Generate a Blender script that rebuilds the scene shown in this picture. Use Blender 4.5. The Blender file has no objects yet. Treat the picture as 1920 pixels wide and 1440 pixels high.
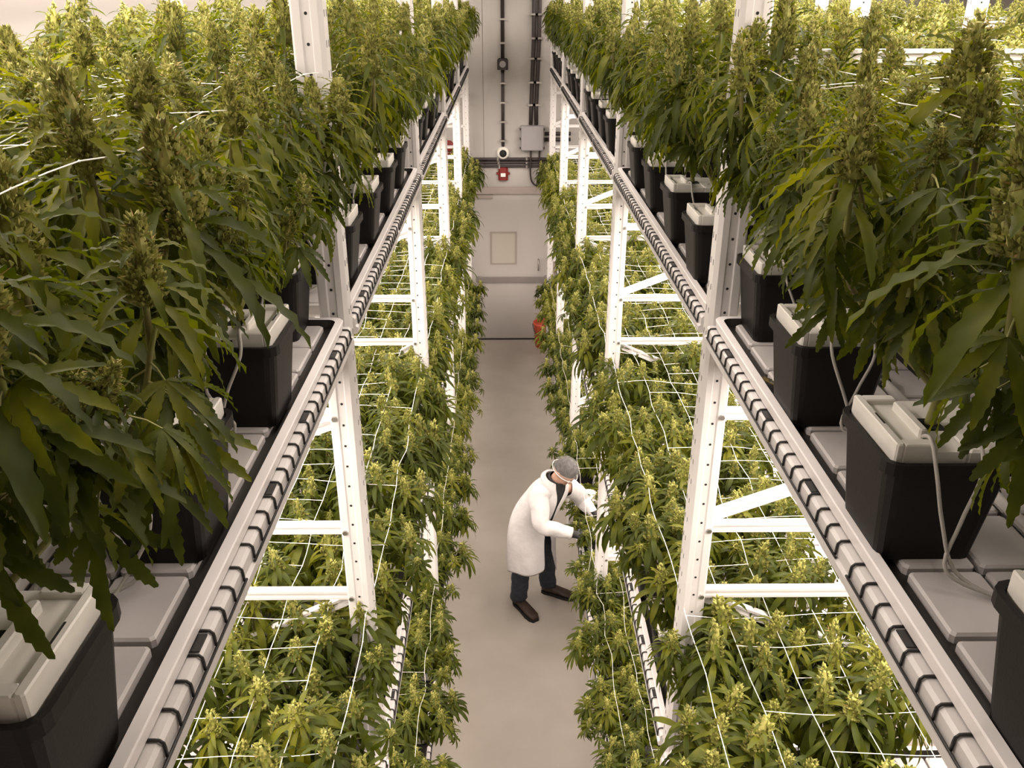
import bpy, math, random
from mathutils import Matrix, Vector, noise

SC = bpy.context.scene
C = SC.collection
PI = math.pi

# ------------------------------------------------------------------ camera
cam_d = bpy.data.cameras.new('camera')
cam_d.sensor_width = 36.0
cam_d.lens = 1603.0 / 1920.0 * 36.0
cam_d.clip_start = 0.02
cam = bpy.data.objects.new('camera', cam_d)
cam.location = (0.0, 0.0, 5.0)
cam.rotation_euler = (math.radians(90 - 24.66), 0.0, math.radians(-0.52))
C.objects.link(cam)
SC.camera = cam

# ------------------------------------------------------------------ world, exposure
w = bpy.data.worlds.new('world')
SC.world = w
w.use_nodes = True
w.node_tree.nodes['Background'].inputs[0].default_value = (1.0, 0.86, 0.72, 1)
w.node_tree.nodes['Background'].inputs[1].default_value = 0.012
SC.view_settings.view_transform = 'Standard'
SC.view_settings.look = 'None'
SC.view_settings.exposure = 0.0
SC.view_settings.gamma = 1.0
SC.view_settings.use_curve_mapping = False
SC.cycles.max_bounces = 6
SC.cycles.diffuse_bounces = 4
SC.cycles.glossy_bounces = 2
SC.cycles.transmission_bounces = 4

# ------------------------------------------------------------------ main dimensions
POST_Y = [0.07, 2.49, 4.91, 7.33, 9.75, 12.17]
WALL_Y = 12.6
TIER = {'top': 4.07, 'mid': 2.28, 'low': 0.74}
RACKS = {'left': (-0.470, -1), 'right': (0.620, 1), 'next': (2.45, 1)}   # aisle face x, direction into the rack
DEPTH = 1.30
WARM = (1.0, 0.86, 0.77)


def area_light(name, loc, sx, sy, power, color=WARM, rot=(0, 0, 0)):
    d = bpy.data.lights.new(name, 'AREA')
    d.shape = 'RECTANGLE'
    d.size = sx
    d.size_y = sy
    d.energy = power
    d.color = color
    o = bpy.data.objects.new(name, d)
    o.location = loc
    o.rotation_euler = rot
    C.objects.link(o)
    return o


# grow lights: strips under each shelf and over the top shelf
for rk, (fx, dr) in RACKS.items():
    cx = fx + dr * (DEPTH * 0.5 + 0.02)
    if rk == 'next':
        area_light('grow_light_glow', (cx + 0.1, 7.3, 5.48), 0.8, 10.0, 360)
        continue
    area_light('grow_light_glow', (cx + dr * 0.22, 6.5, 5.48), 0.75, 11.6, 400)
    area_light('grow_light_glow', (cx, 6.0, TIER['top'] - 0.135), 1.0, 10.9, 390)
    area_light('grow_light_glow', (cx, 6.0, TIER['mid'] - 0.135), 1.0, 10.9, 260)

area_light('added_aisle_fill', (0.075, 4.1, 6.60), 0.14, 8.0, 128)  # weak fill strip added above the aisle to lift rails and floor


# ------------------------------------------------------------------ materials
def new_mat(name):
    m = bpy.data.materials.new(name)
    m.use_nodes = True
    return m, m.node_tree.nodes, m.node_tree.links, m.node_tree.nodes['Principled BSDF']


def mat(name, col, rough=0.5, metal=0.0, var=0.0, scale=8.0, col2=None, bump=0.0, bscale=60.0, spec=0.5):
    m, N, L, P = new_mat(name)
    P.inputs['Roughness'].default_value = rough
    P.inputs['Metallic'].default_value = metal
    P.inputs['Specular IOR Level'].default_value = spec
    P.inputs['Base Color'].default_value = (*col, 1)
    tc = N.new('ShaderNodeTexCoord')
    if var > 0 or col2:
        nz = N.new('ShaderNodeTexNoise')
        nz.inputs['Scale'].default_value = scale
        nz.inputs['Detail'].default_value = 5
        L.new(tc.outputs['Object'], nz.inputs['Vector'])
        rp = N.new('ShaderNodeValToRGB')
        c2 = col2 or tuple(c * (1 - var) for c in col)
        rp.color_ramp.elements[0].position = 0.35
        rp.color_ramp.elements[1].position = 0.65
        rp.color_ramp.elements[0].color = (*c2, 1)
        rp.color_ramp.elements[1].color = (*col, 1)
        L.new(nz.outputs['Fac'], rp.inputs['Fac'])
        L.new(rp.outputs['Color'], P.inputs['Base Color'])
    if bump > 0:
        nb = N.new('ShaderNodeTexNoise')
        nb.inputs['Scale'].default_value = bscale
        L.new(tc.outputs['Object'], nb.inputs['Vector'])
        b = N.new('ShaderNodeBump')
        b.inputs['Strength'].default_value = bump
        b.inputs['Distance'].default_value = 0.01 if bscale > 17 else 0.03
        L.new(nb.outputs['Fac'], b.inputs['Height'])
        L.new(b.outputs['Normal'], P.inputs['Normal'])
    return m


def leaf_mat():
    m, N, L, P = new_mat('hemp_leaf')
    oi = N.new('ShaderNodeObjectInfo')
    tc = N.new('ShaderNodeTexCoord')
    nz = N.new('ShaderNodeTexNoise')
    nz.inputs['Scale'].default_value = 14.0
    nz.inputs['Detail'].default_value = 3
    L.new(tc.outputs['Object'], nz.inputs['Vector'])
    ad = N.new('ShaderNodeMath')
    ad.operation = 'MULTIPLY_ADD'
    ad.inputs[1].default_value = 0.36
    L.new(oi.outputs['Random'], ad.inputs[0])
    L.new(nz.outputs['Fac'], ad.inputs[2])
    rp = N.new('ShaderNodeValToRGB')
    cr = rp.color_ramp
    cr.elements[0].position = 0.32
    cr.elements[0].color = (0.015, 0.023, 0.003, 1)
    cr.elements[1].position = 1.02
    cr.elements[1].color = (0.125, 0.128, 0.009, 1)
    e = cr.elements.new(0.72)
    e.color = (0.052, 0.066, 0.006, 1)
    L.new(ad.outputs[0], rp.inputs['Fac'])
    L.new(rp.outputs['Color'], P.inputs['Base Color'])
    P.inputs['Roughness'].default_value = 0.5
    P.inputs['Specular IOR Level'].default_value = 0.16
    tr = N.new('ShaderNodeBsdfTranslucent')
    hs = N.new('ShaderNodeMix')
    hs.data_type = 'RGBA'
    hs.blend_type = 'MULTIPLY'
    hs.inputs[0].default_value = 1.0
    hs.inputs[7].default_value = (2.9, 2.85, 0.55, 1)
    L.new(rp.outputs['Color'], hs.inputs[6])
    L.new(hs.outputs[2], tr.inputs['Color'])
    mx = N.new('ShaderNodeMixShader')
    mx.inputs[0].default_value = 0.30
    L.new(P.outputs[0], mx.inputs[1])
    L.new(tr.outputs[0], mx.inputs[2])
    L.new(mx.outputs[0], N['Material Output'].inputs['Surface'])
    return m


def bud_mat():
    m, N, L, P = new_mat('flower_bud')
    tc = N.new('ShaderNodeTexCoord')
    nz = N.new('ShaderNodeTexNoise')
    nz.inputs['Scale'].default_value = 90.0
    nz.inputs['Detail'].default_value = 2
    L.new(tc.outputs['Object'], nz.inputs['Vector'])
    rp = N.new('ShaderNodeValToRGB')
    cr = rp.color_ramp
    cr.elements[0].position = 0.34
    cr.elements[0].color = (0.11, 0.10, 0.018, 1)
    cr.elements[1].position = 0.66
    cr.elements[1].color = (0.38, 0.36, 0.10, 1)
    e = cr.elements.new(0.5)
    e.color = (0.23, 0.24, 0.042, 1)
    L.new(nz.outputs['Fac'], rp.inputs['Fac'])
    L.new(rp.outputs['Color'], P.inputs['Base Color'])
    P.inputs['Roughness'].default_value = 0.7
    return m


M_LEAF = leaf_mat()
M_BUD = bud_mat()
M_PIST = mat('pistil', (0.34, 0.24, 0.07), 0.7)
M_STEM = mat('plant_stem', (0.22, 0.24, 0.05), 0.6, var=0.4, scale=25, col2=(0.16, 0.13, 0.04))
M_PAINT = mat('white_rack_paint', (0.68, 0.66, 0.645), 0.38, var=0.10, scale=5, bump=0.03)
M_POT = mat('black_pot_plastic', (0.008, 0.0065, 0.006), 0.5, bump=0.05, bscale=200, spec=0.25)
M_LID = mat('white_lid_plastic', (0.76, 0.74, 0.68), 0.4, var=0.12, scale=12)
M_SLOT = mat('dark_slot', (0.01, 0.009, 0.008), 0.8)
M_LINER = mat('tray_channel', (0.030, 0.026, 0.022), 0.45)
M_TRAY = mat('white_tray_plastic', (0.84, 0.81, 0.80), 0.4, var=0.06, scale=6)
M_PANEL = mat('tray_panel_plastic', (0.60, 0.57, 0.56), 0.45, var=0.15, scale=6)
M_WIRE = mat('black_wire', (0.016, 0.015, 0.015), 0.4)
M_TUBE = mat('drip_tube', (0.42, 0.40, 0.36), 0.45)
M_PIPE = mat('pvc_pipe', (0.62, 0.59, 0.55), 0.35)
M_NET = mat('net_string', (0.85, 0.82, 0.74), 0.6)
M_STEEL = mat('galvanised_bolt', (0.42, 0.40, 0.38), 0.35, metal=0.9)
M_WALL = mat('insulated_wall_panel', (0.43, 0.41, 0.385), 0.5, var=0.05, scale=1.5)
M_FLOOR = mat('epoxy_floor', (0.50, 0.46, 0.41), 0.40, col2=(0.44, 0.40, 0.35), scale=2.2, bump=0.02, bscale=9)
M_CEIL = mat('ceiling_white', (0.70, 0.67, 0.62), 0.7)
M_DOOR = mat('painted_door', (0.50, 0.475, 0.45), 0.45, var=0.04, scale=2)
M_TRIM = mat('grey_door_trim', (0.36, 0.31, 0.28), 0.5)
M_PANE = mat('frosted_door_pane', (0.50, 0.47, 0.41), 0.25)
M_BAR = mat('brushed_steel', (0.40, 0.37, 0.36), 0.35, metal=0.7)
M_COND = mat('dark_conduit', (0.030, 0.022, 0.021), 0.5)
M_BOX = mat('grey_enclosure', (0.31, 0.295, 0.30), 0.5)
M_RED = mat('alarm_red', (0.20, 0.022, 0.02), 0.4)
M_LENS = mat('strobe_lens', (0.85, 0.83, 0.80), 0.2)
M_ORANGE = mat('red_orange_plastic', (0.62, 0.095, 0.045), 0.45)
M_LED = mat('led_bar_housing', (0.75, 0.74, 0.72), 0.5)


# ------------------------------------------------------------------ mesh helpers
class MB:
    def __init__(s):
        s.v, s.f, s.m, s.sm = [], [], [], []

    def face(s, idx, m=0, smooth=False):
        s.f.append(idx)
        s.m.append(m)
        s.sm.append(smooth)

    def box(s, x0, x1, y0, y1, z0, z1, m=0):
        x0, x1 = min(x0, x1), max(x0, x1)
        b = len(s.v)
        s.v += [(x0, y0, z0), (x1, y0, z0), (x1, y1, z0), (x0, y1, z0), (x0, y0, z1), (x1, y0, z1), (x1, y1, z1), (x0, y1, z1)]
        for q in ((3, 2, 1, 0), (4, 5, 6, 7), (0, 1, 5, 4), (1, 2, 6, 5), (2, 3, 7, 6), (3, 0, 4, 7)):
            s.face([b + i for i in q], m)
        return s

    def bevbox(s, x0, x1, y0, y1, z0, z1, c, m=0):
        """box with chamfered top and vertical edges"""
        def loop(i, z):
            return [(x0 + i + c, y0 + i, z), (x1 - i - c, y0 + i, z), (x1 - i, y0 + i + c, z), (x1 - i, y1 - i - c, z),
                    (x1 - i - c, y1 - i, z), (x0 + i + c, y1 - i, z), (x0 + i, y1 - i - c, z), (x0 + i, y0 + i + c, z)]
        s.loft([loop(0, z0), loop(0, z1 - c * 0.7), loop(c * 0.7, z1)], m, capa=True, capb=True, smooth=False)
        return s

    def loft(s, loops, m=0, capa=False, capb=False, smooth=True, closed=True):
        n = len(loops[0])
        b = len(s.v)
        for lp in loops:
            s.v += [tuple(p) for p in lp]
        for i in range(len(loops) - 1):
            for j in range(n if closed else n - 1):
                k = (j + 1) % n
                s.face([b + i * n + j, b + i * n + k, b + (i + 1) * n + k, b + (i + 1) * n + j], m, smooth)
        if capa:
            s.face([b + j for j in range(n)][::-1], m)
        if capb:
            s.face([b + (len(loops) - 1) * n + j for j in range(n)], m)
        return s

    def tube(s, pts, r, n=6, m=0, cap=True, smooth=True):
        pts = [Vector(p) for p in pts]
        rs = r if isinstance(r, (list, tuple)) else [r] * len(pts)
        up = None
        loops = []
        for i, p in enumerate(pts):
            a = pts[max(i - 1, 0)]
            c = pts[min(i + 1, len(pts) - 1)]
            t = (c - a)
            if t.length < 1e-9:
                t = Vector((0, 0, 1))
            t.normalize()
            if up is None:
                up = Vector((0, 0, 1)) if abs(t.z) < 0.9 else Vector((1, 0, 0))
            x = t.cross(up)
            if x.length < 1e-6:
                x = t.cross(Vector((0.3, 1, 0.2)))
            x.normalize()
            y = x.cross(t).normalized()
            up = y
            loops.append([p + (x * math.cos(2 * PI * k / n) + y * math.sin(2 * PI * k / n)) * rs[i] for k in range(n)])
        s.loft(loops, m, cap, cap, smooth)
        return s

    def ell(s, c, r, nu=14, nv=9, m=0, M=None, smooth=True):
        c = Vector(c)
        loops = []
        for i in range(nv + 1):
            ph = PI * (0.02 + 0.96 * i / nv)
            lp = []
            for j in range(nu):
                th = 2 * PI * j / nu
                p = Vector((r[0] * math.sin(ph) * math.cos(th), r[1] * math.sin(ph) * math.sin(th), -r[2] * math.cos(ph)))
                if M:
                    p = M @ p
                lp.append(p + c)
            loops.append(lp)
        s.loft(loops, m, True, True, smooth)
        return s

    def add(s, o, M=None):
        b = len(s.v)
        s.v += [tuple(M @ Vector(p)) for p in o.v] if M else list(o.v)
        s.f += [[b + i for i in q] for q in o.f]
        s.m += o.m
        s.sm += o.sm
        return s

    def mesh(s, name, mats):
        me = bpy.data.meshes.new(name)
        me.from_pydata(s.v, [], s.f)
        for mt in (mats if isinstance(mats, (list, tuple)) else [mats]):
            me.materials.append(mt)
        me.polygons.foreach_set('material_index', s.m)
        me.polygons.foreach_set('use_smooth', s.sm)
        me.update()
        return me

    def build(s, name, mats, parent=None, M=None):
        return put(name, s.mesh(name, mats), parent, M)


def put(name, me, parent=None, M=None):
    o = bpy.data.objects.new(name, me)
    C.objects.link(o)
    if parent:
        o.parent = parent
    if M is not None:
        o.matrix_basis = M
    return o


def thing(name, label, cat, loc=(0, 0, 0), group=None, rz=0.0):
    o = bpy.data.objects.new(name, None)
    o.empty_display_size = 0.05
    C.objects.link(o)
    o.location = loc
    o.rotation_euler = (0, 0, rz)
    return tag(o, label, cat, group)


def tag(o, label, cat, group=None):
    o['label'] = label
    o['category'] = cat
    if group:
        o['group'] = group
    return o


def structure(o):
    o['kind'] = 'structure'
    return o


def T(x, y, z):
    return Matrix.Translation((x, y, z))


def smooth_path(P, k=6):
    P = [Vector(p) for p in P]
    Q = [P[0] * 2 - P[1]] + P + [P[-1] * 2 - P[-2]]
    out = []
    for i in range(1, len(Q) - 2):
        a, b, c, d = Q[i - 1], Q[i], Q[i + 1], Q[i + 2]
        for j in range(k):
            t = j / k
            out.append(0.5 * ((2 * b) + (c - a) * t + (2 * a - 5 * b + 4 * c - d) * t * t + (-a + 3 * b - 3 * c + d) * t ** 3))
    out.append(P[-1])
    return out


ORD = ['first', 'second', 'third', 'fourth', 'fifth', 'sixth', 'seventh', 'eighth', 'ninth', 'tenth', 'eleventh', 'twelfth',
       'thirteenth', 'fourteenth', 'fifteenth', 'sixteenth', 'seventeenth', 'eighteenth', 'nineteenth', 'twentieth',
       'twenty-first', 'twenty-second', 'twenty-third', 'twenty-fourth', 'twenty-fifth']
TNAME = {'top': 'top', 'mid': 'middle', 'low': 'bottom'}

# ================================================================== ROOM
XL, XR, YF, ZC = -2.65, 9.0, -2.6, 6.7
structure(MB().box(XL - 0.1, XR + 0.1, YF - 0.1, WALL_Y + 0.1, -0.1, 0).build('floor', M_FLOOR))['label'] = 'smooth beige grey concrete floor of the aisle'
structure(MB().box(XL - 0.1, XR + 0.1, YF - 0.1, WALL_Y + 0.1, ZC, ZC + 0.1).build('ceiling', M_CEIL))


def panel_wall(name, along, pos, thick, lo, hi, w, first, gap=0.006):
    """insulated wall: core sheet with separate panels proud of it"""
    mb = MB()
    s = thick
    if along == 'x':
        mb.box(lo, hi, pos + 0.012, pos + s, 0, ZC)
    else:
        mb.box(pos + 0.012 * (1 if s > 0 else -1), pos + s, lo, hi, 0, ZC)
    root = structure(mb.build(name, M_TRIM))
    e = first
    edges = [lo]
    while e < hi:
        if e > lo:
            edges.append(e)
        e += w
    edges.append(hi)
    for a, b in zip(edges, edges[1:]):
        if b - a < 0.02:
            continue
        p = MB()
        if along == 'x':
            p.box(a + gap / 2, b - gap / 2, pos, pos + 0.0125, 0, ZC)
        else:
            p.box(pos, pos + 0.0125 * (1 if s > 0 else -1), a + gap / 2, b - gap / 2, 0, ZC)
        p.build('wall_panel', M_WALL, root)
    return root


panel_wall('wall_back', 'x', WALL_Y, 0.12, XL, XR, 1.12, -2.53)
panel_wall('wall_left', 'y', XL, -0.12, YF, WALL_Y, 1.15, -2.0)
structure(MB().box(XR, XR + 0.1, YF, WALL_Y, 0, ZC).build('wall_right', M_WALL))
structure(MB().box(XL, XR, YF - 0.1, YF, 0, ZC).build('wall_front', M_WALL))

# door in the back wall
door = bpy.data.objects.new('door_1', None)
C.objects.link(door)
door.location = (0.11, WALL_Y, 0)
structure(door)['label'] = 'pale grey metal door with square frosted window and push bar'
fr = MB()
fr.box(-0.68, -0.60, -0.035, 0, 0, 2.30)
fr.box(0.60, 0.68, -0.035, 0, 0, 2.30)
fr.box(-0.68, 0.68, -0.045, 0, 2.30, 2.40)
fr.build('door_frame', M_TRIM, door)
lf = MB()
lf.box(-0.60, -0.31, -0.02, 0, 0.018, 2.30)
lf.box(0.06, 0.60, -0.02, 0, 0.018, 2.30)
lf.box(-0.31, 0.06, -0.02, 0, 0.018, 1.24)
lf.box(-0.31, 0.06, -0.02, 0, 1.72, 2.30)
leafo = lf.build('door_leaf', M_DOOR, door)
MB().box(-0.31, 0.06, -0.012, -0.006, 1.24, 1.72).build('window_pane', M_PANE, leafo)
wf = MB()
for a in ((-0.325, -0.305, 1.225, 1.735), (0.055, 0.075, 1.225, 1.735), (-0.305, 0.055, 1.225, 1.245), (-0.305, 0.055, 1.715, 1.735)):
    wf.box(a[0], a[1], -0.028, -0.018, a[2], a[3])
wf.build('window_bead', M_TRIM, leafo)
pb = MB()
pb.bevbox(-0.52, 0.56, -0.075, -0.045, 0.96, 1.04, 0.006)
pb.bevbox(-0.54, -0.46, -0.06, -0.02, 0.955, 1.045, 0.006)
pb.bevbox(0.50, 0.59, -0.09, -0.02, 0.945, 1.055, 0.006)
pb.build('push_bar', M_BAR, door)
hd = MB()
hd.tube([(0.405, -0.02, 1.13), (0.405, -0.055, 1.14), (0.405, -0.055, 1.30), (0.405, -0.02, 1.31)], 0.009, 6)
hd.build('door_handle', M_BAR, door)
MB().box(-0.60, 0.60, -0.03, -0.005, 0.004, 0.022).build('door_sweep', M_SLOT, door)
MB().box(-0.58, -0.28, -0.05, -0.02, 2.24, 2.285).build('door_closer', M_TRIM, door)


# wall fittings
def clamps(root, pts, r, horizontal=False):
    for (x, z) in pts:
        mb = MB()
        if horizontal:
            mb.box(x - 0.012, x + 0.012, -0.004 - 2.2 * r, 0.0, z - r * 1.5, z + r * 1.5)
        else:
            mb.box(x - r * 1.9, x + r * 1.9, -0.004 - 2.2 * r, 0.0, z - 0.012, z + 0.012)
        mb.build('clamp', M_STEEL, root)


WY = WALL_Y
t = thing('conduit', 'single dark conduit running down the wall to the round camera', 'conduit', (-0.015, WY, 0))
MB().tube([(0, -0.024, 2.98), (0, -0.024, 4.02)], 0.022, 8).build('pipe', M_COND, t)
MB().tube([(0, -0.024, 4.16), (0, -0.024, ZC)], 0.026, 8).build('pipe', M_COND, t)
clamps(t, [(0, z) for z in (3.06, 3.32, 3.58, 3.84, 4.36, 4.66, 4.98, 5.3)], 0.024)
t = thing('junction_box', 'small dark octagonal box in line with the single conduit', 'electrical box', (-0.015, WY, 4.09))
MB().bevbox(-0.075, 0.075, -0.07, 0.0, -0.075, 0.075, 0.03).build('body', M_COND, t)
MB().tube([(0, -0.07, 0), (0, -0.078, 0)], 0.045, 10).build('cover', M_BOX, t)
for k, (xa, xb) in enumerate(((0.385, 0.41), (0.455, 0.485))):
    t = thing('conduit', ('left' if k == 0 else 'right') + ' dark conduit of the pair dropping into the grey wall enclosure', 'conduit', (0, WY, 0),
              'paired conduits above the grey enclosure')
    MB().tube([(xa - 0.005 + 0.01 * k, -0.03, 3.28), (xa, -0.03, 3.5), (xb, -0.03, 4.4), (xb + 0.01, -0.03, ZC)], 0.028, 8).build('pipe', M_COND, t)
    clamps(t, [(xa + (xb - xa) * (z - 3.4) / 1.0, z) for z in (3.55, 3.85, 4.16, 4.42)] + [(xb, z) for z in (4.72, 5.05, 5.4)], 0.029)
t = thing('electrical_enclosure', 'grey rectangular electrical enclosure under the paired conduits', 'electrical box', (0.40, WY, 3.10))
MB().bevbox(-0.165, 0.165, -0.13, 0.0, -0.165, 0.17, 0.008).build('body', M_BOX, t)
MB().bevbox(-0.155, 0.155, -0.145, -0.13, -0.155, 0.16, 0.004).build('cover', M_BOX, t)
for sx in (-1, 1):
    for z in (-0.13, 0.0, 0.13):
        MB().box(sx * 0.165, sx * 0.178, -0.14, -0.10, z - 0.014, z + 0.014).build('latch', M_COND, t)
for z in (0.06, -0.02):
    tag(MB().tube([(0.58, WY - 0.05, 3.10 + z), (0.95, WY - 0.05, 3.10 + z)], 0.026, 8).build('conduit', M_COND),
        ('upper' if z > 0 else 'lower') + ' short dark conduit leaving the right side of the grey enclosure', 'conduit')
t = thing('security_camera', 'round white dome camera with dark lens on the wall above the door', 'security camera', (-0.015, WY, 2.885))
MB().loft([[Vector((r * math.cos(a * PI / 10), y, r * math.sin(a * PI / 10))) for a in range(20)] for r, y in ((0.092, 0), (0.092, -0.03), (0.07, -0.06))],
          0, False, True, True).build('housing', M_LID, t)
MB().ell((0, -0.06, 0), (0.052, 0.045, 0.052)).build('lens_dome', M_SLOT, t)
for k, z in enumerate((2.80, 2.752, 2.70)):
    t = thing('conduit', ('top', 'middle', 'lowest')[k] + ' of the three dark horizontal conduits above the door', 'conduit', (0, WY, 0), 'horizontal conduits above the door')
    MB().tube([(-2.2, -0.027, z), (0.60 - 0.02 * k, -0.027, z), (0.72, -0.027, z - 0.02 * k), (2.4, -0.027, z - 0.02 * k)], (0.024, 0.02, 0.018)[k], 8).build('pipe', M_COND, t)
    clamps(t, [(x, z) for x in (-1.0, -0.09 + 0.01 * k, 0.325, 0.66)], 0.022, True)
t = thing('cable', 'dark cables from the grey enclosure looping right below the conduits', 'cable', (0, WY, 0))
MB().tube(smooth_path([(0.385, -0.055, 2.94), (0.385, -0.06, 2.78), (0.38, -0.055, 2.60), (0.41, -0.05, 2.47), (0.50, -0.05, 2.42), (0.75, -0.05, 2.41)]), 0.014, 6).build('cable_run', M_COND, t)
MB().tube(smooth_path([(0.51, -0.055, 2.94), (0.51, -0.06, 2.78), (0.55, -0.055, 2.68), (0.70, -0.05, 2.60)]), 0.016, 6).build('cable_run', M_COND, t)
t = thing('fire_alarm', 'red fire alarm strobe with white lens between conduits and door', 'fire alarm', (-0.015, WY, 2.60))
MB().bevbox(-0.07, 0.07, -0.05, 0.0, -0.10, 0.09, 0.03).build('body', M_RED, t)
MB().bevbox(-0.098, 0.098, -0.03, 0.0, -0.02, 0.012, 0.004).build('bracket', M_RED, t)
MB().bevbox(-0.036, 0.036, -0.068, -0.05, -0.045, 0.005, 0.006).build('strobe_lens', M_LENS, t)
t = thing('fire_alarm', 'red wall bell half hidden behind the left rack posts', 'fire alarm', (-0.80, WY, 2.98))
MB().loft([[Vector((r * math.cos(a * PI / 8), y, r * math.sin(a * PI / 8))) for a in range(16)] for r, y in ((0.085, 0), (0.085, -0.03), (0.05, -0.06))],
          0, False, True, True).build('gong', M_RED, t)
MB().bevbox(-0.05, 0.05, -0.03, 0, -0.22, -0.08, 0.006).build('back_box', M_RED, t)
t = thing('bucket', 'orange red plastic bucket on the floor beside the door', 'bucket', (0.60, 12.30, 0))
bl = []
for z, r in ((0.0, 0.125), (0.36, 0.155), (0.37, 0.165), (0.40, 0.165), (0.40, 0.15), (0.02, 0.118)):
    bl.append([(r * math.cos(a * PI / 10), r * math.sin(a * PI / 10), z) for a in range(20)])
MB().loft(bl, 0, True, True).build('body', M_ORANGE, t)
MB().tube([(-0.17 * math.cos(a), -0.17 * math.sin(a) * 1.02, 0.37 - 0.18 * math.sin(a)) for a in [PI * i / 12 for i in range(13)]], 0.006, 6).build('handle', M_WIRE, t)


# ================================================================== RACKS
def post_mesh():
    mb = MB()
    # profile in (o, y): o = distance into the rack, 0 at the aisle face
    w_, d_ = 0.086, 0.082
    pr = [(0.012, 0), (0.030, 0), (0.034, 0.005), (0.055, 0.005), (0.059, 0), (w_ - 0.006, 0), (w_, 0.006), (w_, d_ - 0.006), (w_ - 0.006, d_),
          (0.012, d_), (0, d_ - 0.014), (0, 0.014)]
    zs = (0.0, ZC - 0.55)
    mb.loft([[(o, y, z) for o, y in pr] for z in zs], 0, True, True, False)
    return mb


def holes_mesh():
    mb = MB()
    z = 0.3
    while z < ZC - 0.7:
        b = len(mb.v)
        mb.v += [(0.0445 + 0.0045 * math.cos(a * PI / 4), 0.0042, z + 0.0045 * math.sin(a * PI / 4)) for a in range(8)]
        mb.face([b + i for i in range(8)], 0)
        for yy in (0.026, 0.056):
            mb.box(-0.0008, 0.001, yy - 0.0015, yy + 0.0015, z - 0.009, z + 0.009, 0)
        z += 0.0762
    return mb


POST_ME = {}
HOLE_ME = {}
for dr in (-1, 1):
    S = Matrix.Diagonal((dr, 1, 1, 1))
    pm = MB().add(post_mesh(), S)
    hm = MB().add(holes_mesh(), S)
    if dr < 0:
        pm.f = [q[::-1] for q in pm.f]
        hm.f = [q[::-1] for q in hm.f]
    POST_ME[dr] = pm.mesh('post', M_PAINT)
    HOLE_ME[dr] = hm.mesh('post_holes', M_SLOT)


def strut_mesh(a, b, h=0.036, wd=0.030):
    """C channel between two points in the plane of the frame, open lip towards the camera"""
    a, b = Vector(a), Vector(b)
    t_ = (b - a).normalized()
    n = Vector((-t_.z, 0, t_.x))
    pr = [(0, 0), (0, 1), (1, 1), (1, 0.72), (0.75, 0.72), (0.75, 0.28), (1, 0.28), (1, 0)]
    loops = []
    for p in (a, b):
        loops.append([p + n * ((q - 0.5) * h) + Vector((0, -wd * (y - 0.5), 0)) for y, q in pr])
    return MB().loft(loops, 0, True, True, False)


BOLT = MB().tube([(0, 0.004, 0), (0, -0.008, 0)], 0.009, 6, smooth=False).mesh('bolt', M_STEEL)
STRUT_Z = [5.28, 4.84, 3.755, 3.32, 3.04, 1.42, 1.09, 0.55]
DIAG = {'left': [(3.72, 3.30), (3.01, 2.42), (1.06, 0.60)], 'right': [(3.34, 3.80), (3.01, 2.50), (1.44, 1.95)]}
DIAG['next'] = [(4.81, 4.36), (3.34, 3.8)]
for rk, (fx, dr) in RACKS.items():
    for i, py in enumerate(POST_Y):
        if rk == 'next' and i < 1:
            continue
        nm = {'left': 'left rack', 'right': 'right rack', 'next': 'rear right rack'}[rk]
        t = thing('upright_frame', f'white steel upright frame of the {nm}, {ORD[i]} from the camera', 'rack frame', (fx - dr * -0.006, py - 0.041, 0), nm + ' upright frames')
        p1 = put('post', POST_ME[dr], t)
        put('post_holes', HOLE_ME[dr], p1)['kind'] = 'stuff'
        p2 = put('post', POST_ME[-dr], t, T(dr * (DEPTH), 0, 0))
        put('post_holes', HOLE_ME[-dr], p2)['kind'] = 'stuff'
        for z in STRUT_Z:
            if rk == 'left' and z == 4.84:
                continue
            strut_mesh((dr * 0.07, 0.03, z), (dr * (DEPTH - 0.07), 0.03, z)).build('strut', M_PAINT, t)
            put('bolt', BOLT, p1, T(dr * 0.072, 0, z))
        for za, zb in DIAG[rk]:
            strut_mesh((dr * 0.07, 0.055, za), (dr * (DEPTH - 0.07), 0.055, zb)).build('diagonal_brace', M_PAINT, t)
        MB().box(-dr * 0.02, dr * 0.11, -0.02, 0.10, 0, 0.008).build('base_plate', M_PAINT, t)


# beams: step profile (o positive towards the aisle)
def beam_mesh(L_):
    pr = [(-0.052, -0.056), (-0.002, -0.056), (0.006, -0.052), (0.007, -0.034), (0.0, -0.030), (0.0, -0.006), (-0.006, 0.0), (-0.052, 0.0)]
    mb = MB()
    mb.loft([[(o, y, z) for o, z in pr] for y in (0, L_)], 0, True, True, False)
    return mb


BAY = [(POST_Y[i] + 0.041, POST_Y[i + 1] - 0.041) for i in range(5)]
BL = BAY[0][1] - BAY[0][0]
BEAM_ME = {}
for sg in (1, -1):
    m_ = MB().add(beam_mesh(BL), Matrix.Diagonal((sg, 1, 1, 1)))
    if sg > 0:
        m_.f = [q[::-1] for q in m_.f]
    BEAM_ME[sg] = m_.mesh('shelf_beam', M_PAINT)

# tray
TY0, TY1 = 0.012, BL - 0.012       # tray extent inside a bay
TW = DEPTH - 0.06


def rrect(o0, o1, y0, y1, r, z, k=4):
    pts = []
    for cx, cy, a0 in ((o1 - r, y0 + r, -90), (o1 - r, y1 - r, 0), (o0 + r, y1 - r, 90), (o0 + r, y0 + r, 180)):
        for i in range(k + 1):
            a = math.radians(a0 + 90 * i / k)
            pts.append((cx + r * math.cos(a), cy + r * math.sin(a), z))
    return pts


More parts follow.
